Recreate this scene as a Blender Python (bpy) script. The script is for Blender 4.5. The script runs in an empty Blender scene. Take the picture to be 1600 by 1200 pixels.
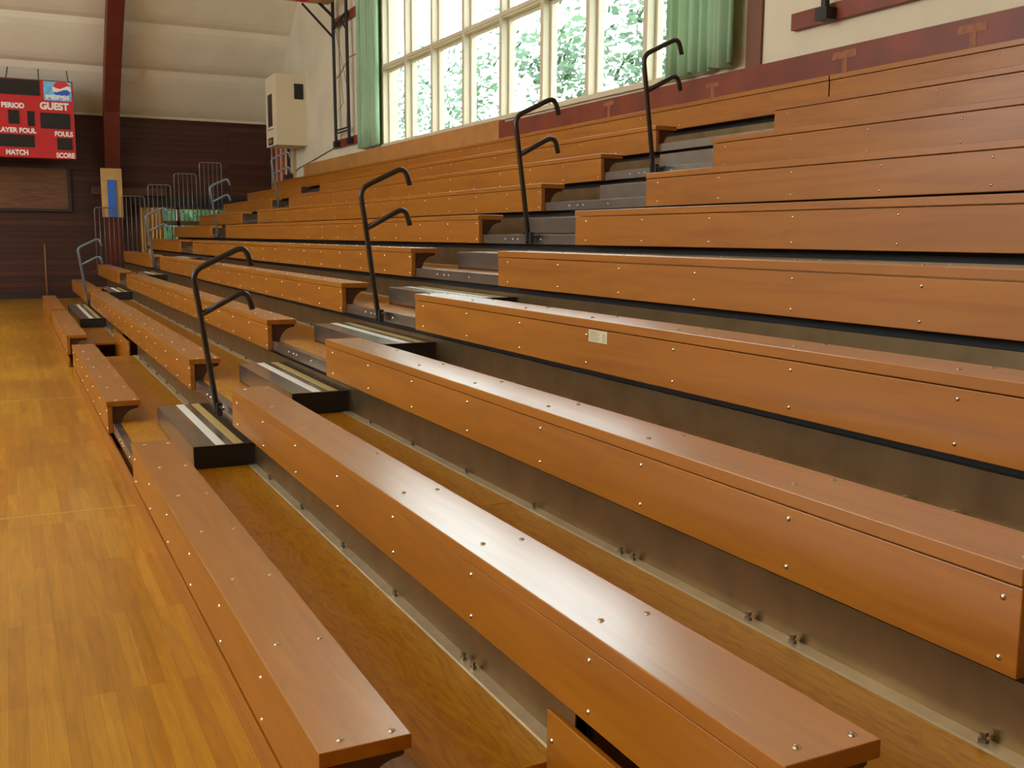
import bpy, math, random
from mathutils import Matrix, Vector
random.seed(7)
SC = bpy.context.scene
COL = SC.collection
ZO = 0.38                      # gym floor at z = 0; measured heights below are relative to the front seat

# ------------------------------------------------------------------ camera
cam_d = bpy.data.cameras.new('camera'); cam = bpy.data.objects.new('camera', cam_d); COL.objects.link(cam)
cam_d.sensor_width = 36; cam_d.lens = 1578.1 / 1600 * 36; cam_d.clip_start = .05; cam_d.clip_end = 300
RT = Vector((0.89560455, -0.44479923, 0.00679181)); UP = Vector((0.05794508, 0.13178292, 0.98958356)); FW = Vector((0.44106105, 0.88588199, -0.14379931))
m = Matrix((RT, UP, -FW)).transposed().to_4x4(); m.translation = Vector((-0.60183, -6.37184, 1.23121 + ZO))
cam.matrix_world = m
SC.camera = cam

# ------------------------------------------------------------------ view, world, light
SC.view_settings.view_transform = 'Standard'; SC.view_settings.look = 'None'
SC.view_settings.exposure = -0.42; SC.view_settings.gamma = 1; SC.view_settings.use_curve_mapping = False
SKY = 9.5
w = bpy.data.worlds.new('sky'); SC.world = w; w.use_nodes = True
bgn = w.node_tree.nodes['Background']; bgn.inputs[0].default_value = (.87, .95, 1.0, 1); bgn.inputs[1].default_value = SKY

PI = math.pi
# added warm fill lights far above the frame, no lamps seen there
for k, (x, y, pw) in enumerate([(-4.5, -5, 120), (-4.5, 3, 120), (-10, -5, 120), (-10, 3, 120)]):
    l = bpy.data.lights.new('fill_light', 'AREA'); l.shape = 'DISK'; l.size = 1.0; l.energy = pw; l.color = (1, .82, .56)
    o = bpy.data.objects.new('fill_light', l); COL.objects.link(o); o.location = (x, y, 8.2)

# ------------------------------------------------------------------ materials
def new_mat(name):
    mt = bpy.data.materials.new(name); mt.use_nodes = True
    nt = mt.node_tree; return mt, nt, nt.nodes['Principled BSDF']
def nd(nt, t, **k):
    n = nt.nodes.new(t)
    for a, v in k.items(): setattr(n, a, v)
    return n
def plain(name, c, rough=.5, metal=0, coat=0, noise=0.0, nscale=8, bump=0):
    mt, nt, b = new_mat(name)
    b.inputs['Roughness'].default_value = rough; b.inputs['Metallic'].default_value = metal; b.inputs['Coat Weight'].default_value = coat
    if noise:
        tc = nd(nt, 'ShaderNodeTexCoord'); n = nd(nt, 'ShaderNodeTexNoise'); n.inputs['Scale'].default_value = nscale; n.inputs['Detail'].default_value = 5
        nt.links.new(tc.outputs['Object'], n.inputs['Vector'])
        r = nd(nt, 'ShaderNodeValToRGB'); r.color_ramp.elements[0].position = .3; r.color_ramp.elements[1].position = .7
        r.color_ramp.elements[0].color = tuple(x*(1-noise) for x in c) + (1,); r.color_ramp.elements[1].color = tuple(min(1, x*(1+noise)) for x in c) + (1,)
        nt.links.new(n.outputs['Fac'], r.inputs['Fac']); nt.links.new(r.outputs['Color'], b.inputs['Base Color'])
        if bump:
            bp = nd(nt, 'ShaderNodeBump'); bp.inputs['Strength'].default_value = bump; bp.inputs['Distance'].default_value = .01
            nt.links.new(n.outputs['Fac'], bp.inputs['Height']); nt.links.new(bp.outputs['Normal'], b.inputs['Normal'])
    else: b.inputs['Base Color'].default_value = c + (1,)
    return mt
def wood(name, c1, c2, c3, sc, rough=.3, coat=.0, dist=2.0, bump=.04, det=6, nsc=1.0, spec=.5, civ=1.5, cro=.18):
    """grain stretched along y; sc = scale of mapping"""
    mt, nt, b = new_mat(name)
    tc = nd(nt, 'ShaderNodeTexCoord'); mp = nd(nt, 'ShaderNodeMapping'); mp.inputs['Scale'].default_value = sc
    nt.links.new(tc.outputs['Object'], mp.inputs['Vector'])
    oi = nd(nt, 'ShaderNodeObjectInfo'); ad = nd(nt, 'ShaderNodeVectorMath', operation='ADD')
    ml = nd(nt, 'ShaderNodeMath', operation='MULTIPLY'); ml.inputs[1].default_value = 37
    nt.links.new(oi.outputs['Random'], ml.inputs[0]); nt.links.new(mp.outputs['Vector'], ad.inputs[0]); nt.links.new(ml.outputs[0], ad.inputs[1])
    n = nd(nt, 'ShaderNodeTexNoise'); n.inputs['Scale'].default_value = nsc; n.inputs['Detail'].default_value = det; n.inputs['Distortion'].default_value = dist; n.inputs['Roughness'].default_value = .6
    nt.links.new(ad.outputs[0], n.inputs['Vector'])
    r = nd(nt, 'ShaderNodeValToRGB'); e = r.color_ramp.elements
    e[0].position = .32; e[0].color = c1 + (1,); e[1].position = .72; e[1].color = c3 + (1,); x = e.new(.5); x.color = c2 + (1,)
    nt.links.new(n.outputs['Fac'], r.inputs['Fac']); nt.links.new(r.outputs['Color'], b.inputs['Base Color'])
    b.inputs['Roughness'].default_value = rough; b.inputs['Coat Weight'].default_value = coat; b.inputs['Coat Roughness'].default_value = cro; b.inputs['Coat IOR'].default_value = civ
    b.inputs['Specular IOR Level'].default_value = spec
    bp = nd(nt, 'ShaderNodeBump'); bp.inputs['Strength'].default_value = bump; bp.inputs['Distance'].default_value = .004
    nt.links.new(n.outputs['Fac'], bp.inputs['Height']); nt.links.new(bp.outputs['Normal'], b.inputs['Normal'])
    return mt

def plank_mat(name, cols, width, length, axis, rough, coat, gap=(.05, .02, .005), gaps=.0015, bump=0.0):
    """planks: axis 'xy' runs along y on floor, 'zx' runs along x on a wall"""
    mt, nt, b = new_mat(name)
    tc = nd(nt, 'ShaderNodeTexCoord'); sp = nd(nt, 'ShaderNodeSeparateXYZ'); cb = nd(nt, 'ShaderNodeCombineXYZ')
    nt.links.new(tc.outputs['Object'], sp.inputs[0])
    a, c = (('Y', 'X') if axis == 'xy' else ('X', 'Z'))
    nt.links.new(sp.outputs[a], cb.inputs[0]); nt.links.new(sp.outputs[c], cb.inputs[1])
    br = nd(nt, 'ShaderNodeTexBrick'); br.inputs['Scale'].default_value = 1; br.inputs['Brick Width'].default_value = length; br.inputs['Row Height'].default_value = width
    br.inputs['Mortar Size'].default_value = gaps; br.inputs['Bias'].default_value = 0; br.offset = .37; br.offset_frequency = 1
    br.inputs['Color1'].default_value = (0, 0, 0, 1); br.inputs['Color2'].default_value = (1, 1, 1, 1); br.inputs['Mortar'].default_value = (.5, .5, .5, 1)
    nt.links.new(cb.outputs[0], br.inputs['Vector'])
    r = nd(nt, 'ShaderNodeValToRGB'); e = r.color_ramp.elements
    e[0].position = 0; e[0].color = cols[0] + (1,); e[1].position = 1; e[1].color = cols[2] + (1,); x = e.new(.55); x.color = cols[1] + (1,)
    nt.links.new(br.outputs['Color'], r.inputs['Fac'])
    mp = nd(nt, 'ShaderNodeMapping'); mp.inputs['Scale'].default_value = (2.2, 30, 1); nt.links.new(cb.outputs[0], mp.inputs['Vector'])
    n = nd(nt, 'ShaderNodeTexNoise'); n.inputs['Scale'].default_value = 1; n.inputs['Detail'].default_value = 5; n.inputs['Distortion'].default_value = 1
    nt.links.new(mp.outputs[0], n.inputs['Vector'])
    n2 = nd(nt, 'ShaderNodeTexNoise'); n2.inputs['Scale'].default_value = .55; n2.inputs['Detail'].default_value = 3; nt.links.new(tc.outputs['Object'], n2.inputs['Vector'])
    av = nd(nt, 'ShaderNodeMath', operation='ADD'); nt.links.new(n.outputs['Fac'], av.inputs[0]); nt.links.new(n2.outputs['Fac'], av.inputs[1])
    mr = nd(nt, 'ShaderNodeMapRange'); mr.inputs[1].default_value = .7; mr.inputs[2].default_value = 1.35; mr.inputs[3].default_value = .72; mr.inputs[4].default_value = 1.18
    nt.links.new(av.outputs[0], mr.inputs[0])
    mx = nd(nt, 'ShaderNodeMix', data_type='RGBA', blend_type='MULTIPLY'); mx.inputs[0].default_value = 1
    nt.links.new(r.outputs['Color'], mx.inputs[6]); nt.links.new(mr.outputs[0], mx.inputs[7])
    m2 = nd(nt, 'ShaderNodeMix', data_type='RGBA'); nt.links.new(br.outputs['Fac'], m2.inputs[0]); nt.links.new(mx.outputs[2], m2.inputs[6]); m2.inputs[7].default_value = gap + (1,)
    nt.links.new(m2.outputs[2], b.inputs['Base Color'])
    b.inputs['Roughness'].default_value = rough; b.inputs['Coat Weight'].default_value = coat; b.inputs['Coat Roughness'].default_value = .1
    if bump:
        bp = nd(nt, 'ShaderNodeBump'); bp.inputs['Strength'].default_value = bump; bp.inputs['Distance'].default_value = .004; bp.invert = True
        nt.links.new(br.outputs['Fac'], bp.inputs['Height']); nt.links.new(bp.outputs['Normal'], b.inputs['Normal'])
    return mt

M = {}
M['bench'] = wood('bench_wood_lit_top', (.40, .128, .004), (.46, .160, .007), (.52, .19, .012), (12, .8, 12), rough=.35, coat=1.0, dist=1.5, bump=.55, civ=2.3, cro=.27)  # same wood as the fronts, lightened to carry the light on seat tops
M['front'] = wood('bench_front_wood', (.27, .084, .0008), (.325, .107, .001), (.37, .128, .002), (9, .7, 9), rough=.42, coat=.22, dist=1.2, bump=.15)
M['ply'] = wood('footboard_plywood', (.34, .125, .003), (.47, .20, .006), (.56, .27, .012), (16, 2.6, 16), rough=.38, coat=.25, dist=4.0, bump=.12)
M['floor'] = plank_mat('maple_floor', ((.47, .195, .004), (.53, .235, .006), (.60, .29, .012)), .057, .8, 'xy', .32, .35, gap=(.30, .11, .012), gaps=.0008)
M['wallwood'] = plank_mat('dark_plank_wall', ((.040, .008, .002), (.058, .012, .003), (.080, .018, .004)), .14, 3.0, 'zx', .6, 0, gap=(.015, .004, .002), gaps=.006, bump=.6)
M['galv'] = plain('galvanised_steel', (.27, .18, .085), .34, .85, noise=.18, nscale=5)
M['flange'] = plain('galvanised_flange', (.60, .52, .38), .4, .6, noise=.12, nscale=9)
M['nose'] = plain('nosing_steel', (.46, .43, .39), .27, .95, noise=.12, nscale=6)
M['chrome'] = plain('bolt_steel', (.55, .50, .42), .2, 1)
M['white'] = plain('white_strip', (.72, .72, .68), .5)
M['yellow'] = plain('yellow_strip', (.50, .38, .14), .5)
M['black'] = plain('black_steel', (.012, .010, .010), .6)
M['rail'] = plain('rail_enamel', (.035, .024, .020), .28, .3)
M['rail_far_lit'] = plain('rail_enamel_far_lit', (.12, .15, .19), .3, .3)  # same rail enamel with the far aisle's blue-grey light in its colour
M['bracket'] = plain('bracket_brown', (.05, .014, .006), .5)
M['cream'] = plain('cream_plaster', (.62, .54, .38), .8, noise=.08, nscale=1.2, bump=.05)
M['panel'] = plain('insulation_panel', (.80, .74, .58), .6, noise=.04, nscale=1.5, bump=.25)
M['rib'] = plain('rib_red_brown', (.13, .020, .010), .5, noise=.15, nscale=3)
M['trimred'] = plain('stained_trim', (.17, .030, .010), .45, noise=.25, nscale=2.5)
M['trimtan'] = plain('tan_trim', (.42, .185, .045), .45, noise=.2, nscale=2)
M['patch'] = plain('bare_wood_patch', (.27, .085, .028), .6, noise=.3, nscale=20)
M['winframe'] = plain('window_paint', (.56, .48, .33), .45)
M['curtain'] = plain('green_curtain', (.34, .50, .30), .7, noise=.08, nscale=3)
def cloth_through(mt, c):
    nt = mt.node_tree; b = nt.nodes['Principled BSDF']; tr = nd(nt, 'ShaderNodeBsdfTranslucent'); tr.inputs[0].default_value = c
    mx = nd(nt, 'ShaderNodeMixShader'); mx.inputs[0].default_value = .22
    nt.links.new(b.outputs[0], mx.inputs[1]); nt.links.new(tr.outputs[0], mx.inputs[2]); nt.links.new(mx.outputs[0], nt.nodes['Material Output'].inputs[0])
cloth_through(M['curtain'], (.30, .55, .35, 1))
M['yellowcurtain'] = plain('ochre_curtain', (.70, .42, .12), .8)
M['boxcream'] = plain('cream_box', (.68, .58, .38), .7)
M['red'] = plain('scoreboard_red', (.55, .012, .014), .4)
M['display'] = plain('display_black', (.012, .010, .010), .3)
M['letter'] = plain('letter_white', (.85, .80, .72), .5)
M['logoblue'] = plain('logo_light_blue', (.18, .50, .80), .5, noise=.25, nscale=9)
M['logodeep'] = plain('logo_deep_blue', (.02, .12, .50), .5)
M['logored'] = plain('logo_red', (.70, .02, .05), .5)
M['matblue'] = plain('blue_vinyl', (.03, .14, .55), .5)
M['matwood'] = plain('pale_board', (.58, .34, .10), .6, noise=.1, nscale=4)
M['tanlight'] = plain('pale_pole', (.30, .15, .06), .6)
M['frameboard'] = wood('framed_board_wood', (.10, .035, .012), (.16, .06, .018), (.22, .085, .025), (2, 14, 14), rough=.5, dist=1)
M['darkframe'] = plain('dark_frame', (.025, .012, .008), .5)
M['barrier'] = plain('barrier_steel', (.20, .18, .17), .35, .6)
M['paper'] = plain('sticker_paper', (.60, .52, .34), .6)
M['ink'] = plain('sticker_ink', (.22, .18, .08), .6)
M['wire'] = plain('cable', (.10, .07, .04), .6)
M['hoopwood'] = plain('backboard_wood', (.50, .30, .15), .5, noise=.1, nscale=3)
M['stripered'] = plain('divider_red', (.30, .05, .03), .7)
M['stripetan'] = plain('divider_tan', (.50, .36, .20), .7)
M['bark'] = plain('bark', (.12, .08, .05), .9)
M['ground'] = plain('outdoor_grass', (.10, .16, .05), .9, noise=.2, nscale=.5)
def glass_mat():
    mt, nt, b = new_mat('window_glass'); nt.nodes.remove(b)
    t = nd(nt, 'ShaderNodeBsdfTransparent'); t.inputs[0].default_value = (.96, 1, .98, 1)
    g = nd(nt, 'ShaderNodeBsdfGlossy'); g.inputs['Roughness'].default_value = .02
    mx = nd(nt, 'ShaderNodeMixShader'); mx.inputs[0].default_value = .05
    nt.links.new(t.outputs[0], mx.inputs[1]); nt.links.new(g.outputs[0], mx.inputs[2])
    nt.links.new(mx.outputs[0], nt.nodes['Material Output'].inputs[0]); return mt
M['glass'] = glass_mat()
def leaf_mat():
    mt, nt, b = new_mat('leaf'); b.inputs['Roughness'].default_value = .6
    oi = nd(nt, 'ShaderNodeTexCoord'); n = nd(nt, 'ShaderNodeTexNoise'); n.inputs['Scale'].default_value = 1.2; nt.links.new(oi.outputs['Object'], n.inputs['Vector'])
    r = nd(nt, 'ShaderNodeValToRGB'); r.color_ramp.elements[0].position = .35; r.color_ramp.elements[1].position = .65
    r.color_ramp.elements[0].color = (.035, .10, .05, 1); r.color_ramp.elements[1].color = (.08, .17, .06, 1)
    nt.links.new(n.outputs['Fac'], r.inputs['Fac']); nt.links.new(r.outputs['Color'], b.inputs['Base Color']); return mt
M['leaf'] = leaf_mat()

# ------------------------------------------------------------------ helpers
def tag(o, label=None, cat=None, group=None, kind=None):
    if label: o['label'] = label
    if cat: o['category'] = cat
    if group: o['group'] = group
    if kind: o['kind'] = kind
    return o
ORG = {}
def thing(name, label, cat, loc, group=None):
    o = bpy.data.objects.new(name, None); COL.objects.link(o); o.empty_display_size = .1
    o.location = (loc[0], loc[1], loc[2] + ZO); tag(o, label, cat, group); return o
class MB:
    def __init__(s): s.v = []; s.f = []
    def box(s, x0, x1, y0, y1, z0, z1):
        b = len(s.v)
        for z in (z0, z1):
            for x, y in ((x0, y0), (x1, y0), (x1, y1), (x0, y1)): s.v.append((x, y, z))
        s.f += [[b, b+3, b+2, b+1], [b+4, b+5, b+6, b+7], [b, b+1, b+5, b+4], [b+1, b+2, b+6, b+5], [b+2, b+3, b+7, b+6], [b+3, b, b+4, b+7]]
        return s
    def prism(s, prof, axis, a, c):
        """profile extruded: axis 'y' -> prof is (x,z); 'x' -> (y,z); 'z' -> (x,y)"""
        b = len(s.v); n = len(prof)
        for t in (a, c):
            for p, q in prof: s.v.append((p, t, q) if axis == 'y' else ((t, p, q) if axis == 'x' else (p, q, t)))
        s.f.append(list(range(b, b+n))); s.f.append(list(range(b+2*n-1, b+n-1, -1)))
        for i in range(n):
            j = (i+1) % n; s.f.append([b+i, b+n+i, b+n+j, b+j])
        return s
    def tube(s, pts, r, seg=12, cap=True):
        pts = [Vector(p) for p in pts]; b = len(s.v); n = len(pts); up = None
        for i, p in enumerate(pts):
            d = (pts[min(i+1, n-1)] - pts[max(i-1, 0)]).normalized()
            if up is None:
                up = Vector((0, 0, 1)) if abs(d.z) < .9 else Vector((0, 1, 0))
            u = d.cross(up).normalized(); v = u.cross(d).normalized(); up = v
            for k in range(seg):
                a = 2*PI*k/seg; q = p + (u*math.cos(a) + v*math.sin(a)) * r; s.v.append(tuple(q))
        for i in range(n-1):
            for k in range(seg):
                k2 = (k+1) % seg; s.f.append([b+i*seg+k, b+i*seg+k2, b+(i+1)*seg+k2, b+(i+1)*seg+k])
        if cap: s.f.append([b+k for k in range(seg-1, -1, -1)]); s.f.append([b+(n-1)*seg+k for k in range(seg)])
        return s
    def quadgrid(s, P):
        """P: 2-D list of points"""
        b = len(s.v); nr = len(P); nc = len(P[0])
        for row in P: s.v += [tuple(q) for q in row]
        for i in range(nr-1):
            for j in range(nc-1): s.f.append([b+i*nc+j, b+i*nc+j+1, b+(i+1)*nc+j+1, b+(i+1)*nc+j])
        return s
    def build(s, name, mat, parent=None, smooth=False, bevel=0, solid=0):
        o0 = Vector(parent_loc(parent)) if parent else Vector((0, 0, 0))
        me = bpy.data.meshes.new(name)
        me.from_pydata([(Vector(q) + Vector((0, 0, ZO)) - o0) for q in s.v], [], s.f)
        me.materials.append(M[mat] if isinstance(mat, str) else mat)
        if smooth:
            for p in me.polygons: p.use_smooth = True
        me.update(); o = bpy.data.objects.new(name, me); COL.objects.link(o)
        if parent: o.parent = parent
        if solid:
            md = o.modifiers.new('solid', 'SOLIDIFY'); md.thickness = solid; md.offset = 0
        if bevel:
            md = o.modifiers.new('bevel', 'BEVEL'); md.width = bevel; md.segments = 2; md.limit_method = 'ANGLE'
        return o
def parent_loc(p):
    q = Vector((0, 0, 0))
    while p: q += p.location; p = p.parent
    return q
def Box(*a): return MB().box(*a)
def struct(o): o['kind'] = 'structure'; return o
def rounded(pts, rad, seg=6):
    pts = [Vector(p) for p in pts]; out = [pts[0]]
    for i in range(1, len(pts)-1):
        a = (pts[i-1]-pts[i]); c = (pts[i+1]-pts[i]); r = min(rad[i-1] if isinstance(rad, (list, tuple)) else rad, a.length*.49, c.length*.49)
        p0 = pts[i] + a.normalized()*r; p1 = pts[i] + c.normalized()*r
        for k in range(seg+1):
            t = k/seg; out.append(p0*(1-t)**2 + pts[i]*2*t*(1-t) + p1*t*t)
    out.append(pts[-1]); return out
# measured scene constants
d = .6105; r = .2841; B = .2383; H = .241; HS = .17
deck = lambda i: i*r - HS
FZ = -ZO

# ------------------------------------------------------------------ building shell
fl = struct(Box(-14, 6.3, -16, 22.2, FZ-.1, FZ).build('floor', 'floor'))
FLL = []
fl2 = struct(Box(-14, .02, -.085, -.065, FZ, FZ+.0008).build('trim_1', plain('court_line_tan', (.60, .34, .08), .3)))
fl3 = struct(Box(-14, .02, 4.48, 4.50, FZ, FZ+.0008).build('trim_2', plain('court_line_pale', (.62, .36, .09), .3)))
# right wall with window opening y 2.35..12.63, z 3.0..5.92 (gable wall)
XW = 6.06
def wallboxes():
    b = MB()
    b.box(XW, XW+.3, -16, 2.35, FZ, 10.8); b.box(XW, XW+.3, 12.63, 22.2, FZ, 10.8)
    b.box(XW, XW+.3, 2.35, 12.63, FZ, 2.96); b.box(XW, XW+.3, 2.35, 12.63, 8.82, 10.8); return b
struct(wallboxes().build('wall_right', 'cream'))
# far wall with low window opening x 2.55..5.6 z .62..1.96
YW = 21.8
b = MB(); b.box(-14, 2.55, YW, YW+.3, FZ, 4.25); b.box(5.6, 6.3, YW, YW+.3, FZ, 4.25); b.box(2.55, 5.6, YW, YW+.3, FZ, .62); b.box(2.55, 5.6, YW, YW+.3, 1.96, 4.25)
struct(b.build('wall_far', 'wallwood'))
# left wall with a window band, back wall
b = MB(); b.box(-14.3, -14, -16, 22.2, FZ, 3.3); b.box(-14.3, -14, -16, 22.2, 9.3, 10.8); b.box(-14.3, -14, -16, -6, 3.3, 9.3); b.box(-14.3, -14, 14, 22.2, 3.3, 9.3)
for y in (-3.5, -1, 1.5, 4, 6.5, 9, 11.5): b.box(-14.25, -14.05, y-.07, y+.07, 3.3, 9.3)
struct(b.build('wall_left', 'cream'))
struct(Box(-14.3, 6.36, -16.3, -16, FZ, 10.8).build('wall_back', 'cream'))
# vaulted ceiling: insulated panels, seams run along x
V = [(21.8, 4.25), (20.67, 5.27), (19.67, 6.19), (18.6, 7.10), (17.3, 7.95), (15.9, 8.7), (14.0, 9.35), (11.5, 9.9), (9, 10.25), (6, 10.45), (2, 10.5), (-2, 10.5), (-6, 10.5), (-10, 10.5), (-16.2, 10.5)]
prof = []
for a, c in zip(V[:-1], V[1:]):
    t = Vector((c[0]-a[0], c[1]-a[1])); n = Vector((-t.y, t.x)).normalized()     # outward (up and away)
    if n.y < 0: n = -n
    for k in range(9):
        s = k/9; bul = -.07*(1-(2*s-1)**4) + .0
        p = Vector(a) + t*s + n*bul; prof.append(p)
    
prof.append(Vector(V[-1]))
cols = [-14.2 + k*(20.4/40) for k in range(41)]
P = [[(x, p.x, p.y) for x in cols] for p in prof]
struct(MB().quadgrid(P).build('ceiling', 'panel', smooth=False, solid=.05))
struct(Box(-14.2, 6.2, 21.72, 21.8, 4.2, 4.27).build('trim_3', 'cream'))
# laminated arch rib
rp_in = [(21.95, FZ), (21.62, 1.6), (21.28, 3.0), (20.78, 4.2), (19.96, 5.1), (19.15, 5.86), (18.35, 6.55), (17.1, 7.4), (15.6, 8.2), (13.5, 8.9), (10, 9.6), (5, 9.95), (-5, 10.0), (-16, 10.0)]
b = MB(); n = len(rp_in); rows = []
for i, (y, z) in enumerate(rp_in):
    t = Vector(rp_in[min(i+1, n-1)]) - Vector(rp_in[max(i-1, 0)]); t = Vector(t).normalized(); nn = Vector((t.y, -t.x)); nn = nn if nn.y > 0 or nn.x > 0 else -nn
    dep = .45 if i > 2 else .2
    o = (y + nn.x*dep, z + nn.y*dep); rows.append((y, z, o[0], o[1]))
for (y, z, oy, oz) in rows:
    for x in (1.74, 2.10): b.v.append((x, y, z)); b.v.append((x, oy, oz))
for i in range(n-1):
    k = i*4; j = k+4
    for q in ((0, 2), (2, 3), (3, 1), (1, 0)): b.f.append([k+q[0], k+q[1], j+q[1], j+q[0]])
rib = b.build('ceiling_rib', 'rib')
tag(rib, 'tall dark red arched roof rib rising up the far wall', 'beam')
# dark base board and ledge on the far wall; black strip as a recess's shade
struct(Box(-14, 1.6, YW-.03, YW, FZ, FZ+.12).build('baseboard_far', 'darkframe'))
struct(Box(1.42, 3.2, YW-.16, YW, 2.24, 2.42).build('trim_4', plain('ledge_brown', (.11, .035, .022), .5)))
struct(Box(3.2, 5.95, YW-.10, YW, 2.19, 2.24).build('trim_5', 'darkframe'))
struct(Box(2.4, 5.95, YW-.12, YW, 1.97, 2.19).build('slot_shade', 'black'))  # flat black strip stands in for the shade of a recessed slot

# ------------------------------------------------------------------ big window in the right wall
wb = thing('window_1', None, None, (XW, 7.5, 3.0)); wb['kind'] = 'structure'
YM = [12.63, 11.40, 10.12, 8.79, 7.43, 6.147, 4.934, 3.644, 2.35]
ZR = [2.98, 4.43, 5.88, 7.33, 8.80]
f = MB()
for i, y in enumerate(YM):
    f.box(XW-.02, XW+.2, y-.045, y+.045, ZR[0], ZR[-1])
f.box(XW-.05, XW+.2, 2.30, 12.68, 2.93, 2.99)
f.box(XW-.02, XW+.2, 2.35, 12.63, 8.76, 8.84)
f.build('window_frame', 'winframe', wb, bevel=.004)
for zr in ZR[1:4]:
    f = MB(); f.box(XW+.0, XW+.19, 2.35, 12.63, zr-.05, zr+.045); f.box(XW-.015, XW+.19, 2.35, 12.63, zr-.02, zr+.015); f.build('transom_rail', 'winframe', wb)
for i in range(len(YM)-1):
    y1, y0 = YM[i]-.045, YM[i+1]+.045
    for k in range(4):
        z0, z1 = ZR[k] + (.01 if k == 0 else .045), ZR[k+1] - (.05 if k < 3 else .04)
        s = MB(); x0, x1 = XW+.09, XW+.13; q = .045
        s.box(x0, x1, y0, y0+q, z0, z1); s.box(x0, x1, y1-q, y1, z0, z1); s.box(x0, x1, y0+q, y1-q, z0, z0+q); s.box(x0, x1, y0+q, y1-q, z1-q, z1)
        so = s.build('sash', 'winframe', wb)
        Box(XW+.108, XW+.112, y0+q, y1-q, z0+q, z1-q).build('pane', 'glass', so)
# far low window
w2 = thing('window_2', None, None, (4.1, YW, 1.3)); w2['kind'] = 'structure'
f = MB()
f.box(2.55, 5.6, YW-.02, YW+.2, 1.90, 1.97); f.box(2.55, 5.6, YW-.02, YW+.2, .60, .66); f.box(2.55, 5.6, YW-.02, YW+.1, 1.48, 1.60)
for x in (2.55, 3.07, 3.50, 4.42, 5.5): f.box(x, x+.07, YW-.02, YW+.2, .6, 1.97)
f.build('window_frame', 'frameboard', w2)
Box(2.56, 5.59, YW+.10, YW+.104, .66, 1.9).build('pane', 'glass', w2)

# wall trim boards above the top bench
struct(Box(XW-.10, XW, 7.3, 18.2, 2.50, 2.93).build('trim_7', 'trimtan'))
struct(Box(XW-.10, XW, -6.5, 7.3, 2.50, 2.88).build('trim_8', 'trimred'))
for y0, y1, z0, z1 in ((.29, .57, 2.775, 2.84), (-1.0, -.74, 2.765, 2.83), (4.15, 4.38, 2.80, 2.85), (2.15, 2.37, 2.76, 2.805)):
    o = MB().box(XW-.103, XW-.10, y0, y1, z0, z1).box(XW-.1025, XW-.10, (y0+y1)/2-.04, (y0+y1)/2+.02, 2.56, z0).build('trim_9', 'patch'); struct(o)

# ------------------------------------------------------------------ bleachers
def bolt_mesh():
    v = [(0, 0, .006)]; f = []; seg = 10
    for rr, zz in ((.006, .0045), (.0095, 0)):
        for k in range(seg): v.append((rr*math.cos(2*PI*k/seg), rr*math.sin(2*PI*k/seg), zz))
    for k in range(seg):
        k2 = (k+1) % seg; f.append([0, 1+k, 1+k2]); f.append([1+k, 1+seg+k, 1+seg+k2, 1+k2])
    me = bpy.data.meshes.new('bolt'); me.from_pydata(v, [], f); me.materials.append(M['chrome'])
    for p in me.polygons: p.use_smooth = True
    return me
BOLT = bolt_mesh()
def bolt(parent, x, y, z, face='up', sc=1.0, name='bolt'):
    o = bpy.data.objects.new(name, BOLT); COL.objects.link(o); o.parent = parent
    L = Vector((x, y, z+ZO)) - parent_loc(parent); o.location = L; o.scale = (sc, sc, sc)
    if face == 'front': o.rotation_euler = (0, -PI/2, 0); o.scale = (sc*.85, sc*.85, sc*.85)
    return o
FB = bpy.data.meshes.new('flange_bolt')
_v = []; _f = []
for rr, z0_, z1_ in ((.011, 0, .008), (.005, .008, .02), (.009, .014, .022)):
    k0 = len(_v)
    for zz in (z0_, z1_):
        for q_ in range(6): _v.append((rr*math.cos(PI*q_/3), rr*math.sin(PI*q_/3), zz))
    for q_ in range(6): _f.append([k0+q_, k0+(q_+1) % 6, k0+6+(q_+1) % 6, k0+6+q_])
    _f.append([k0+6+q_ for q_ in range(6)])
FB.from_pydata(_v, [], _f); FB.materials.append(plain('flange_bolt_steel', (.35, .30, .24), .35, 1))
ORD = ['front row', 'second row', 'third row', 'fourth row', 'fifth row', 'sixth row', 'seventh row', 'eighth row', 'ninth row', 'top row']
def bench(i, y0, y1, label, group, bolts=True, brackets=True, xoff=0.0, topbolts=True):
    x = i*d; z = i*r
    t = thing('bleacher_bench', label, 'bench', (x+.12, (y0+y1)/2, z-H), group)
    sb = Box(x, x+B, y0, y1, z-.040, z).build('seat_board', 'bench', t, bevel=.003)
    sb.data.materials.append(M['front'])                     # light on the top is put into its colour; edges keep the front wood
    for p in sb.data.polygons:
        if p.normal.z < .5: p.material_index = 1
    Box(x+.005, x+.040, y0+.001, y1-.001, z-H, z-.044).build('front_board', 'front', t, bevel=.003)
    if brackets:
        pf = [(x+.042, z-.042), (x+.225, z-.042), (x+.225, z-.060)]
        for k in range(9):
            a = PI/2*k/8; pf.append((x+.215-.115*math.sin(a), z-.205+.14*math.cos(a)))
        pf += [(x+.085, z-.240), (x+.042, z-.240)]
        MB().prism(pf, 'y', y0+.02, y0+.05).build('end_bracket', 'bracket', t)
        MB().prism(pf, 'y', y1-.05, y1-.02).build('end_bracket', 'bracket', t)
    if bolts:
        n = max(1, round((y1-y0-.1)/.69)); 
        ys = [y0+.045] + [y0+.045 + (y1-y0-.15)*k/n for k in range(1, n)] + [y1-.10]
        for y in ys:
            if topbolts:
                bolt(t, x+.067, y, z); bolt(t, x+.198, y-.01, z)
            bolt(t, x+.005, y-.05 if y > y0+.1 else y, z-.075, 'front'); bolt(t, x+.005, y-.05 if y > y0+.1 else y, z-.208, 'front')
    return t
RSY = [-.05, .02, .02, -.005, -.02, -.02, 0, .015, .045]
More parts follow.
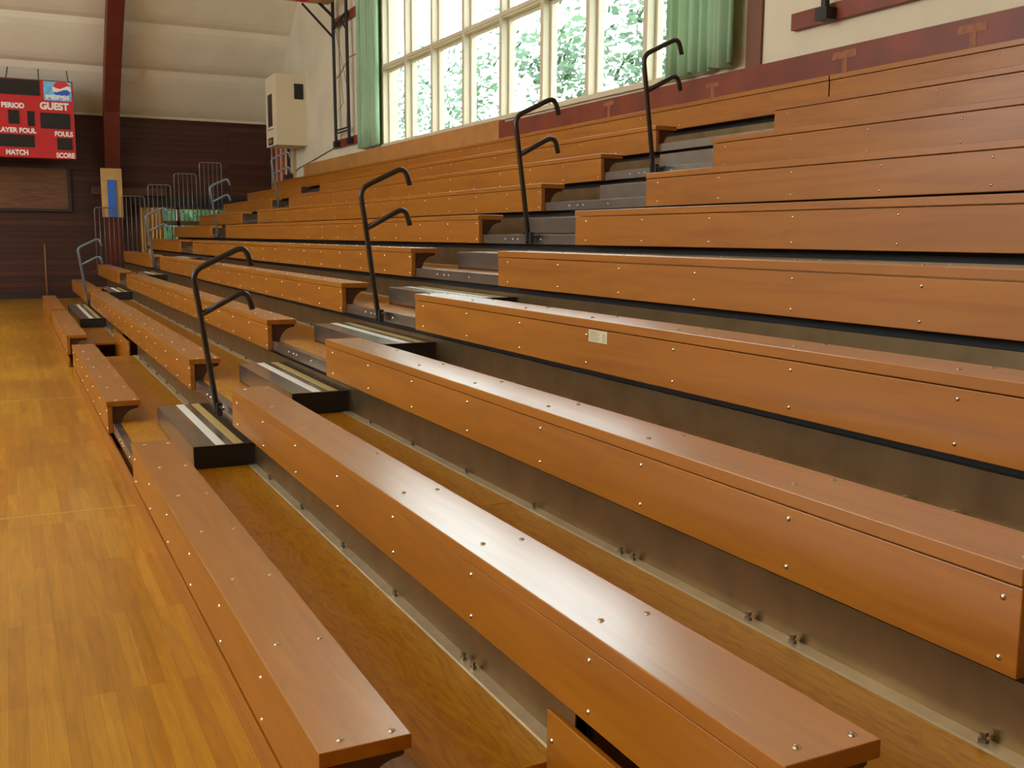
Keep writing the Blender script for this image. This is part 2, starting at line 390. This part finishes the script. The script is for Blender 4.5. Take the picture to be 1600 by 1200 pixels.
LEY = [1.605, 1.64, 1.665, 1.655, 1.66, 1.64, 1.645, 1.65, 1.68]
BFAR = [None, 11.9, 12.2, 12.6, 12.85, 12.9, 13.0, 13.03, 13.04]
CN = [None, 12.65, 13.7, 13.95, 14.4, 14.45, 14.5, 14.5, 14.53]
CF = [16.2, 17.1, 18.2, 18.75, 18.9, 19.3, 19.35, 19.5, 19.6]
G = 'wooden bleacher benches'
nb = []
for i in range(9):
    y0 = -4.135 if i == 0 else -5.06
    t = bench(i, y0, RSY[i], 'orange wooden bleacher bench, %s from the floor, right of the nearer aisle' % ORD[i] if i else 'short orange wooden bench, front row, between nearer aisle and bottom edge', G, topbolts=i < 5)
    nb.append(t)
for i in range(1, 9):
    bench(i, LEY[i], BFAR[i], 'long orange wooden bleacher bench, %s, between the nearer and farther aisles' % ORD[i], G, topbolts=i < 5)
bench(0, LEY[0], 5.98, 'front row wooden bench just beyond the nearer aisle, ending at a dark gap', G)
bench(0, 7.15, 11.65, 'front row wooden bench between the dark floor gap and the farther aisle', G)
for i in range(9):
    y0 = 12.3 if i == 0 else CN[i]
    bench(i, y0, CF[i], 'short far wooden bench, %s, between the farther aisle and the far end rails' % ORD[i], G, bolts=False)
for k, (y0, y1) in enumerate([(-5.06, .10), (.115, 9.9), (9.915, 19.6)]):
    bench(9, y0, y1, ['top row wooden bench under the stained wall board, nearest part at the right edge', 'top row wooden bench running below the big window, middle part', 'top row wooden bench at the far end below the tan wall board'][k], G, bolts=k < 2, topbolts=False)
# sticker on the fourth bench
t = nb[3]; x = 3*d + .005; sy0, sy1, sz0, sz1 = -2.447, -2.283, 3*r-.103, 3*r-.047
st = Box(x-.0008, x, sy0, sy1, sz0, sz1).build('capacity_sticker', 'paper', t); st['label'] = 'small pale printed sticker'
b = MB()
for k in range(7):
    zz = sz1-.008-k*.0066; b.box(x-.0013, x-.0008, sy1-.012-.085*(1 if k % 3 else .8), sy1-.012, zz-.0024, zz)
    if k > 0: b.box(x-.0013, x-.0008, sy0+.012, sy0+.040, zz-.0024, zz)
b.build('printed_lines', 'ink', st)

# decks: plywood footboards, nosing, riser
def deck_unit(i, spans, label):
    x0 = i*d; x1 = (i+1)*d + .10; z = deck(i)
    t = thing('bleacher_deck', label, 'footboard', (x0+.3, (spans[0][0]+spans[-1][1])/2, z-.07), 'plywood footboard decks')
    for (a, c) in spans:
        # panels about 2.4 m long with joints where the photo has them
        js = [a] + [y for y in ([-1.69, 2.75, 5.2, 9.0, 11.2, 13.5, 15.9] if i % 2 == 0 else [-2.63, .62 if i > 3 else 1.05, 3.4, 5.8, 8.2, 10.6, 13.0, 15.4, 17.8]) if a+.4 < y < c-.4] + [c]
        for p, q in zip(js[:-1], js[1:]):
            Box(x0+.0955, x1-.0505, p+.003, q-.003, z-.020, z).build('footboard', 'ply', t)
        # nosing: folded steel
        MB().prism([(x0+.042, z-.071), (x0+.048, z-.071), (x0+.048, z-.006), (x0+.095, z-.006), (x0+.095, z+.002), (x0+.042, z+.002)], 'y', a, c).build('nosing', 'nose', t, bevel=.0015)
        # riser and flange behind
        MB().prism([(x1-.05, z), (x1, z), (x1, z+.004), (x1-.044, z+.004)], 'y', a, c).build('flange', 'flange', t)
        MB().prism([(x1, z-.02), (x1+.004, z-.02), (x1+.004, z+.16), (x1+.03, z+.16), (x1+.03, z+.165), (x1, z+.165)], 'y', a, c).build('riser_sheet', 'galv', t)
        Box(x1+.04, x1+.06, a, c, z-.02, z+.262).build('leak_blocker', 'black', t)  # added black sheet that stops light leaking through the gap above the riser
        for k, y in enumerate([-4.94, -4.32, -4.13, -3.51, -3.43, -2.76, -2.07, -1.35, -.64] + ([2.2+.69*j for j in range(14)] if i < 3 else [])):
            if a+.05 < y < c-.05:
                o = bolt(t, x1-.022, y, z+.004, sc=1.1, name='flange_bolt'); o.data = FB
    for y in [.50, .89, .98, 1.12]:
        if i < 8: bolt(t, x0+.042, y+i*.015, z-.034, 'front')
    return t
for i in range(9):
    spans = [(-4.135, 6.12), (7.72, 16.2)] if i == 0 else [(-5.2, 19.72 if i > 1 else 17.2)]
    deck_unit(i, spans, 'plywood footboard deck with steel nosing and riser, in front of the %s bench' % ORD[i+1].replace(' row', '-row'))
# kick board panels where the first deck is cut back
def kick(y0, y1, label):
    t = thing('kick_panel', label, 'panel', (d+.05, (y0+y1)/2, FZ), None)
    Box(d+.004, d+.022, y0, y1, FZ, r-H-.05).build('panel_board', 'front', t, bevel=.003)
    for y in (y0+.02, y1-.03, (y0+y1)/2):
        bolt(t, d+.004, y, -.085, 'front'); bolt(t, d+.004, y, -.26, 'front')
kick(-5.2, -4.15, 'orange wooden filler panel under the second row bench at the bottom of the picture')
kick(6.14, 7.9, 'orange wooden filler panel in the dark gap behind the front row, far left')
# front skirt board
for y0, y1, lb in ((-4.13, 6.0, 'low wooden skirting board on the gym floor under the nearer front bench'), (7.0, 16.2, 'low wooden skirting board on the gym floor under the farther front benches')):
    o = Box(.006, .024, y0, y1, FZ, -.262).build('skirting_board', 'front', bevel=.002); tag(o, lb, 'board')

# aisle steps
def step(i, y0, y1, label):
    z = deck(i); x0 = i*d+.335; x1 = (i+1)*d+.098; zt = z+.142
    t = thing('aisle_step', label, 'step', ((x0+x1)/2, (y0+y1)/2, z), 'steel aisle steps with coloured strips')
    b = MB(); b.box(x0, x1, y0, y1, zt-.004, zt); b.box(x0, x0+.004, y0, y1, z+.018, zt-.004); b.box(x1-.004, x1, y0, y1, z, zt-.004); b.box(x0+.004, x1-.004, y1-.004, y1, z, zt-.004)
    b.build('tread_box', 'nose', t, bevel=.0015)
    Box(x0+.004, x1-.004, y0+.006, y0+.010, z+.002, zt-.005).build('open_end_shade', 'black', t)  # black sheet stands in for the shade inside the open box
    w = x1-x0
    Box(x0+w*.36, x0+w*.51, y0+.002, y1-.002, zt, zt+.0015).build('white_strip', 'white', t)
    Box(x0+w*.65, x0+w*.80, y0+.002, y1-.002, zt, zt+.0015).build('yellow_strip', 'yellow', t)
    Box(x0+.012, x1-.004, y0+.02, y1-.02, z, z+.017).build('foot_rail', 'bracket', t)
    for y in (y0+.35, (y0+y1)/2+.2): bolt(t, x0+w*.58, y, zt+.001, sc=.6)
    return t
OS = ['lowest', 'second', 'third', 'fourth', 'fifth', 'sixth', 'seventh', 'eighth']
for i in range(8):
    step(i, -.20+.02*i, (1.42, 1.43, 1.5, 1.45, 1.45, 1.47, 1.2, 1.2)[i], 'steel aisle step with white and yellow strips, %s up the nearer aisle' % OS[i])
    if i == 0:
        step(i, 11.95, 13.5, 'steel aisle step, the farther of two at the foot of the far aisle')
        step(i, 10.15, 11.93, 'steel aisle step, nearer of two at the foot of the far aisle, behind front bench')
    else: step(i, 12.1+.12*min(i, 4), 13.6+.12*min(i, 4), 'steel aisle step with pale strips, %s up the farther aisle' % OS[i])

# handrails
def rail(i, y, label, far=False):
    bx = i*d-.012; bz = i*r - HS - .035; m_ = 'rail_far_lit' if far else 'rail'
    t = thing('aisle_handrail', label, 'handrail', (bx, y, bz-.02), 'aisle handrails')
    R = .0195
    main = rounded([(bx, y, bz-.01), (bx-.112, y, bz+.90), (bx+.165, y, bz+1.055), (bx+.225, y, bz+1.045), (bx+.245, y, bz+.95)], [.09, .05, .05])
    main = rounded([(bx, y, bz-.01), (bx-.128, y, bz+.92), (bx+.21, y, bz+1.085), (bx+.25, y, bz+.955)], [.07, .11])
    MB().tube(main, R, 14).build('post_and_upper_arm', m_, t, smooth=True)
    lo = rounded([(bx-.082, y, bz+.64), (bx+.21, y, bz+.795), (bx+.25, y, bz+.665)], [.11])
    MB().tube(lo, R, 14).build('lower_arm', m_, t, smooth=True)
    MB().box(bx-.012, bx+.024, y-.045, y-.021, bz-.035, bz+.055).box(bx-.012, bx+.024, y+.021, y+.045, bz-.035, bz+.055).build('base_bracket', 'black', t, bevel=.003)
    MB().tube([(bx+.01, y-.16, bz+.03), (bx+.01, y+.03, bz+.03)], .007, 8).build('lock_pin', 'black', t)
    return t
for i, y, n in ((1, .431, 'lowest'), (3, .695, 'second from the bottom'), (5, .666, 'third from the bottom'), (7, .782, 'highest')):
    rail(i, y, 'black tubular handrail with two curled arms, %s in the nearer aisle' % n)
for i, y, n in ((1, 12.157, 'lowest, at the far left'), (3, 13.174, 'second from the bottom'), (5, 13.573, 'third from the bottom'), (7, 13.755, 'highest, under the cream wall box')):
    rail(i, y, 'tubular handrail, blue-grey light in its colour, in the farther aisle, %s' % n, True)

# end barriers: grilles of vertical bars
YB = 19.66
for k, i in enumerate(range(2, 7)):
    x0, x1 = i*d+.10, i*d+.62; zt = i*r+1.29; zb = deck(i)-.05
    t = thing('end_guardrail', 'grey grille of thin vertical bars at the far end, %s' % ['lowest, before the blue pad', 'second lowest', 'middle one', 'second highest', 'highest, against the dark wall'][k], 'railing', ((x0+x1)/2, YB, zb), 'end guardrail grilles')
    MB().tube(rounded([(x0, YB, zb), (x0, YB, zt), (x1, YB, zt), (x1, YB, zb)], .07), .013, 8).build('frame', 'barrier', t, smooth=True)
    for j in range(1, 5):
        xx = x0 + (x1-x0)*j/5; MB().tube([(xx, YB, zb), (xx, YB, zt)], .009, 6).build('bar', 'barrier', t, smooth=True)
    MB().box(x0-.01, x1+.01, YB-.015, YB+.015, zb-.02, zb+.01).build('foot_rail', 'barrier', t)

# ------------------------------------------------------------------ far wall things
def text(body, size, loc, parent, mat='letter', bold=.045, name='lettering', width=None):
    cu = bpy.data.curves.new('t', 'FONT'); cu.body = body; cu.size = size; cu.offset = bold*size; cu.extrude = .004; cu.align_x = 'CENTER'; cu.align_y = 'CENTER'
    o = bpy.data.objects.new('t', cu); COL.objects.link(o)
    dg = bpy.context.evaluated_depsgraph_get(); me = bpy.data.meshes.new_from_object(o.evaluated_get(dg))
    bpy.data.objects.remove(o)
    xs = [v.co.x for v in me.vertices]
    s = 1 if width is None else width/(max(xs)-min(xs))
    for v in me.vertices: v.co = Vector((v.co.x*s, -v.co.z, v.co.y))
    me.materials.clear(); me.materials.append(M[mat]); ob = bpy.data.objects.new(name, me); COL.objects.link(ob); ob.parent = parent
    ob.location = Vector((loc[0], loc[1], loc[2]+ZO)) - parent_loc(parent); return ob
# scoreboard, right part at x=1.10, mirrored about its centre out of frame
YS = 20.35; KS = (YS+6.372)/(21.38+6.372)
def Q(px): return -.602 + (-.68 + .602 + px*1.78/858)*KS            # zoomed column (0..858)
def W(py): return 1.231 + (4.93 - 1.231 - (py-200)*1.86/905)*KS      # zoomed row (200..1105)
t = thing('scoreboard', 'red electronic scoreboard with black displays and white lettering, high on the far wall', 'scoreboard', (-.45, YS+.1, W(1105)))
Box(-2.0, Q(858), YS, YS+.22, W(1105), W(200)).build('cabinet', 'red', t, bevel=.01)
Box(-2.0, Q(858), YS-.012, YS, W(208), W(200)).build('top_rim', 'trimred', t)
def disp(a, b_, c, e, name='display'):
    Box(a, b_, YS-.014, YS, c, e).build(name, 'display', t)
U = 1.86/131.5   # metres per zoom pixel of height is derived from board size
disp(-1.3, Q(500), W(385), W(212))
disp(-1.0, Q(60), W(730)+.03, W(545)+.02); disp(Q(150), Q(268), W(722), W(562)); disp(Q(352), Q(430), W(740), W(566))
disp(Q(488), Q(812), W(757), W(575)); disp(Q(20), Q(415), W(985), W(840)); disp(Q(655), Q(822), W(1000), W(860))
text('PERIOD', .16, (Q(205), YS-.005, W(512)), t, width=Q(325)-Q(85))
text('GUEST', .22, (Q(645), YS-.005, W(500)), t, width=Q(800)-Q(490))
text('PLAYER FOUL', .15, (Q(215), YS-.005, W(795)), t, width=Q(437)-Q(-5))
text('FOULS', .15, (Q(733), YS-.005, W(817)), t, width=Q(832)-Q(635))
text('MATCH', .16, (Q(222), YS-.005, W(1050)), t, width=Q(340)-Q(105))
text('SCORE', .16, (Q(740), YS-.005, W(1068)), t, width=Q(842)-Q(640))
# sponsor panel with round emblem
lg = Box(Q(540), Q(840), YS-.012, YS, W(430), W(212)).build('sponsor_panel', 'logoblue', t); lg['label'] = 'blue sponsor panel with a round red, white and blue emblem'
cx, cz, RR = Q(735), W(295), Q(835)-Q(735)
def emblem(fn, mat, name, y):
    pts = []
    for (a, c) in fn: pts.append((cx+a*RR, cz+c*RR*.9))
    MB().prism(pts, 'y', y-.004, y).build(name, mat, lg)
up = [(math.cos(a), math.sin(a)) for a in [math.radians(20+k*14) for k in range(11)]]
emblem([(math.cos(2*PI*k/32), math.sin(2*PI*k/32)) for k in range(32)], 'letter', 'emblem_disc', YS-.012)
emblem(up[::1] + [(-.6, .12), (-.2, .02), (.3, .25), (.6, .45)], 'logored', 'emblem_top', YS-.016)
emblem([(math.cos(math.radians(200+k*14)), math.sin(math.radians(200+k*14))) for k in range(11)] + [(.6, -.05), (.2, -.08), (-.3, -.30), (-.6, -.42)], 'logodeep', 'emblem_bottom', YS-.016)
text('PEPSI', .13, (Q(685), YS-.020, W(393)), t, width=Q(812)-Q(560))
for xx, dx in ((Q(150), .05), (Q(495), 0), (Q(815), -.03)):
    MB().tube([(xx, YS+.10, W(202)), (xx+dx, YS+.10, W(202)+.26)], .014, 6).build('hanger', 'wire', t)
Box(-1.9, Q(840), YS+.22, 21.2, W(1020), W(960)).build('rear_bracket', 'darkframe', t)
# framed board
t = thing('framed_wood_board', 'brown wooden board in a dark frame on the far wall below the scoreboard', 'board', (-.9, YW-.05, 1.83))
Box(-2.7, .90, YW-.06, YW, 1.86, 2.85).build('board_panel', 'frameboard', t)
b = MB(); b.box(-2.75, .95, YW-.09, YW, 2.85, 2.92); b.box(-2.75, .95, YW-.09, YW, 1.79, 1.86); b.box(.88, .95, YW-.09, YW, 1.86, 2.85); b.box(-2.75, -2.68, YW-.09, YW, 1.86, 2.85)
b.build('frame', 'darkframe', t)
# pad board
t = thing('column_pad', 'tan upright board with a blue vinyl stripe on the foot of the red rib', 'pad', (1.86, 21.1, 1.66))
Box(1.61, 2.10, 21.05, 21.13, 1.66, 2.86).build('backing_board', 'matwood', t, bevel=.005)
Box(1.75, 1.95, 21.0, 21.05, 1.66, 2.58).build('vinyl_cushion', 'matblue', t, bevel=.01)
# pole
t = MB().tube([(.26, YW-.2, FZ), (.27, YW-.12, 1.0)], .018, 8).build('slim_pole', 'tanlight', smooth=True); tag(t, 'thin brown pole standing against the dark far wall at far left', 'pole')
# ochre curtain at low window
def curtain(name, mat, pts_top, z0, z1, amp, waves, label, cat, axis='y', parent=None, hem=None, flare=0):
    a, c, base = pts_top; n = waves*10; P = []
    rows_ = 14
    random.seed(len(label))
    ph = [random.uniform(-.6, .6) for _ in range(waves+2)]; am = [random.uniform(.55, 1.2) for _ in range(waves+2)]
    for j in range(rows_+1):
        z = z0 + (z1-z0)*j/rows_; row = []
        for k in range(n+1):
            u = k/n; w_ = u*waves; q = int(w_); A = am[q]*(1-(w_-q)) + am[q+1]*(w_-q)
            off = amp*A*math.sin(2*PI*w_ + ph[q]*(1-(w_-q)) + ph[q+1]*(w_-q)) + .25*amp*math.sin(2*PI*w_*2.3+j*.15)
            s = a + (c-a)*u; s = (a+c)/2 + (s-(a+c)/2)*(1+flare*(1-j/rows_))
            zz = z + (hem*math.sin(2*PI*w_*.5+1) if hem and j == 0 else 0)
            row.append((base-off, s, zz) if axis == 'y' else (s, base-off, zz))
        P.append(row)
    o = MB().quadgrid(P).build(name, mat, smooth=True, solid=.006); tag(o, label, cat); return o
curtain('window_curtain', 'yellowcurtain', (2.58, 3.12, YW-.12), .60, 1.93, .05, 6, 'ochre yellow curtain at the low far window behind the grilles', 'curtain', axis='x')
curtain('window_curtain', 'curtain', (12.58, 13.78, XW-.12), 2.98, 8.9, .075, 6, 'mint green curtain bunched at the far side of the big window', 'curtain', hem=.01)
curtain('window_curtain', 'curtain', (1.88, 3.05, XW-.13), 2.935, 8.9, .055, 7, 'olive green pleated curtain at the near side of the big window', 'curtain', hem=.015)
struct(Box(XW-.03, XW, 1.62, 1.84, 2.88, 8.9).build('trim_10', plain('brown_jamb', (.16, .06, .025), .6)))
struct(Box(XW-.012, XW, 5.97, 5.98, 5.97, 5.98).build('trim_11', 'winframe')) if False else None

# cream box at the far end of the right wall
t = thing('wall_box', 'cream painted box with dark openings high at the far end of the right wall', 'box', (5.70, 18.75, 3.38))
Box(5.33, XW, 18.2, 19.25, 3.38, 5.03).build('cabinet', 'boxcream', t, bevel=.006)
Box(5.77, 5.995, 18.188, 18.2, 4.46, 4.82).build('dark_opening', 'display', t)
Box(5.318, 5.33, 18.50, 18.98, 3.83, 4.60).build('dark_slot', 'darkframe', t)
b = MB(); b.box(5.31, 5.33, 18.46, 18.50, 3.79, 4.64); b.box(5.31, 5.33, 18.98, 19.02, 3.79, 4.64); b.box(5.31, 5.33, 18.5, 18.98, 4.60, 4.64); b.box(5.29, 5.33, 18.44, 19.04, 3.77, 3.83)
b.build('slot_frame', 'boxcream', t)
Box(5.318, 5.33, 18.55, 19.02, 3.41, 3.58).build('small_vent', 'darkframe', t)
Box(5.316, 5.318, 18.62, 18.95, 3.45, 3.54).build('vent_face', 'trimtan', t)
# folded divider below the box
t = thing('folded_divider', 'folded tan and red striped divider standing below the cream wall box', 'divider', (XW-.05, 20.4, 2.4))
ym = 19.25; k = 0
wds = [(.30, 'stripetan'), (.22, 'darkframe'), (.35, 'stripetan'), (.20, 'stripered'), (.30, 'stripetan'), (.20, 'stripered'), (.30, 'stripetan'), (.22, 'trimred'), (.28, 'stripetan')]
for wd, mt in wds:
    Box(XW-.075-(k % 2)*.03, XW-.01, ym, ym+wd, 2.30, 3.62).build('fold', mt, t); ym += wd; k += 1
Box(XW-.12, XW-.106, 19.26, 20.1, 2.30, 2.78).build('dark_panel', 'darkframe', t)
# ------------------------------------------------------------------ basketball goal mounts
def beam_tube(b, p, q, r_=.03): b.tube([p, q], r_, 8)
t = thing('wall_goal_mount', 'black steel basketball goal frame on the right wall beside the green curtain', 'basketball goal', (XW-.1, 14.9, 3.1), 'wall basketball goal mounts')
XP = 5.93
for nm, z0, z1, ya, yb in (('lower_timber', 3.13, 3.30, 13.85, 15.80), ('upper_timber', 5.66, 5.84, 13.85, 15.80)):
    Box(XW-.06, XW, ya, yb, z0, z1).build(nm, 'trimred', t, bevel=.003)
for y in (15.36, 14.42):
    MB().tube([(XP, y, 3.17), (XP, y+.10, 6.5)], .036, 8).build('post', 'black', t)
    MB().box(XP-.05, XW-.06, y-.07, y+.07, 3.13, 3.25).build('foot_plate', 'black', t)
MB().tube([(XP, 15.37, 3.42), (XP, 14.43, 3.42)], .018, 6).tube([(XP, 15.37, 3.48), (XP, 14.43, 3.48)], .018, 6).build('cross_bar', 'black', t)
MB().tube([(XP, 15.42, 5.62), (XP, 14.5, 5.78)], .03, 6).build('upper_cross_bar', 'black', t)
b = MB(); b.tube([(XP, 15.42, 5.42), (5.26, 15.42, 6.06)], .026, 8); b.build('brace', 'black', t)
b = MB(); b.tube([(XP, 15.42, 5.85), (5.50, 15.42, 6.22)], .034, 8); b.build('brace', 'black', t)
b = MB(); b.tube([(XP, 14.48, 5.42), (XP+.0, 14.9, 5.7)], .02, 8); b.build('brace', 'black', t)
b = MB(); b.tube([(XP, 15.3, 5.6), (XP, 14.45, 4.2), (XP, 14.6, 3.5)], .006, 5); b.tube([(XP, 15.0, 5.7), (XP, 15.0, 4.9), (XP, 14.8, 4.0), (XP, 15.1, 3.9)], .006, 5); b.build('slack_cord', 'wire', t)
b = MB(); b.tube([(XP, 15.35, 4.55), (XP-.02, 14.9, 4.6), (XP-.02, 14.3, 4.85), (XW-.02, 13.95, 4.92)], .010, 6); b.build('rope', 'wire', t)
Box(4.72, 5.85, 14.9, 15.5, 6.10, 6.16).build('backboard_edge', 'hoopwood', t)
rb = MB(); rb.tube([(5.14+.16*math.cos(a), 15.0+.16*math.sin(a), 6.06) for a in [2*PI*k/20 for k in range(21)]], .03, 8, cap=False)
rb.build('rim', 'logored', t, smooth=True)
t = thing('wall_goal_mount', 'black goal post foot on a dark red timber, right wall at the top right', 'basketball goal', (XW-.1, 0, 3.1), 'wall basketball goal mounts')
Box(XW-.06, XW, -3.2, 1.17, 3.13, 3.28).build('lower_timber', 'trimred', t, bevel=.003)
for y in (.66, -1.6):
    MB().tube([(XP, y, 3.2), (XP, y+.03, 6.5)], .036, 8).build('post', 'black', t)
    MB().box(XP-.05, XW-.06, y-.07, y+.07, 3.13, 3.23).build('foot_plate', 'black', t)
# wall cable
t = MB().tube([(XW-.02, 15.9, 3.16), (XW-.02, 17.4, 3.02), (XW-.02, 18.9, 2.90), (XW-.02, 19.4, 2.8)], .010, 5).build('wall_cable', 'wire'); tag(t, 'thin dark cable running down the cream wall from the goal timber', 'cable')

# ------------------------------------------------------------------ outside
struct(Box(6.6, 60, -30, 60, -1.5, -1.4).build('ground', 'ground'))
def tree(x, y, h, rr, label, n=420, seed=1):
    random.seed(seed)
    t = thing('garden_tree', label, 'tree', (x, y, -1.4), 'trees outside the big window')
    MB().tube([(x, y, -1.4), (x+.1, y, h*.25), (x+.2, y+.1, h*.42)], .10, 8).build('trunk', 'bark', t, smooth=True)
    b = MB()
    cl = [(x+random.gauss(0, rr*.5), y+random.gauss(0, rr*.5), h*.62+random.gauss(0, rr*.55)) for _ in range(16)]
    for _ in range(n):
        c = random.choice(cl); p = Vector((c[0]+random.gauss(0, rr*.22), c[1]+random.gauss(0, rr*.22), c[2]+random.gauss(0, rr*.18)))
        u = Vector((random.gauss(0, 1), random.gauss(0, 1), random.gauss(0, 1))).normalized(); v = u.orthogonal().normalized(); s = random.uniform(.07, .16)
        k = len(b.v); b.v += [tuple(p-u*s), tuple(p-v*s*.6), tuple(p+u*s), tuple(p+v*s*.6)]; b.f.append([k, k+1, k+2, k+3])
    b.build('foliage', 'leaf', t)
TR = [(12, 12.6, 8.6, 2.0), (13, 17.6, 9, 2.1), (13.5, 23.5, 9, 2.0), (14, 30.5, 9.5, 2.0), (15, 38.5, 10, 2.3)]
for k, (x, y, h, rr) in enumerate(TR):
    tree(x, y, h, rr, ['leafy tree outside the right end of the big window', 'leafy tree seen through the third pane from the near curtain', 'pale leafy tree behind the middle panes of the window', 'pale tree behind the left half of the big window', 'far tree behind the left panes near the mint curtain', 'farthest tree outside, beside the mint curtain'][k], n=[1900, 1300, 900, 700, 600][k], seed=k+3)

def hedge(x0, x1, y0, y1, z1, label, n, seed):
    random.seed(seed); t = thing('garden_hedge', label, 'hedge', ((x0+x1)/2, (y0+y1)/2, -1.4))
    b = MB(); b.box(x0+.3, x1-.3, y0+.3, y1-.3, -1.4, z1-.3); b.build('inner_branches', 'leaf', t)
    b = MB()
    for _ in range(n):
        p = Vector((random.uniform(x0, x1), random.uniform(y0, y0+.4), random.uniform(-1.0, z1+.2)))
        u = Vector((random.gauss(0, 1), random.gauss(0, 1), random.gauss(0, 1))).normalized(); v = u.orthogonal().normalized(); s = random.uniform(.06, .14)
        k = len(b.v); b.v += [tuple(p-u*s), tuple(p-v*s*.6), tuple(p+u*s), tuple(p+v*s*.6)]; b.f.append([k, k+1, k+2, k+3])
    b.build('foliage', 'leaf', t)
hedge(2.0, 9.5, 24.2, 26, 3.2, 'green hedge seen through the low far window', 2600, 5)
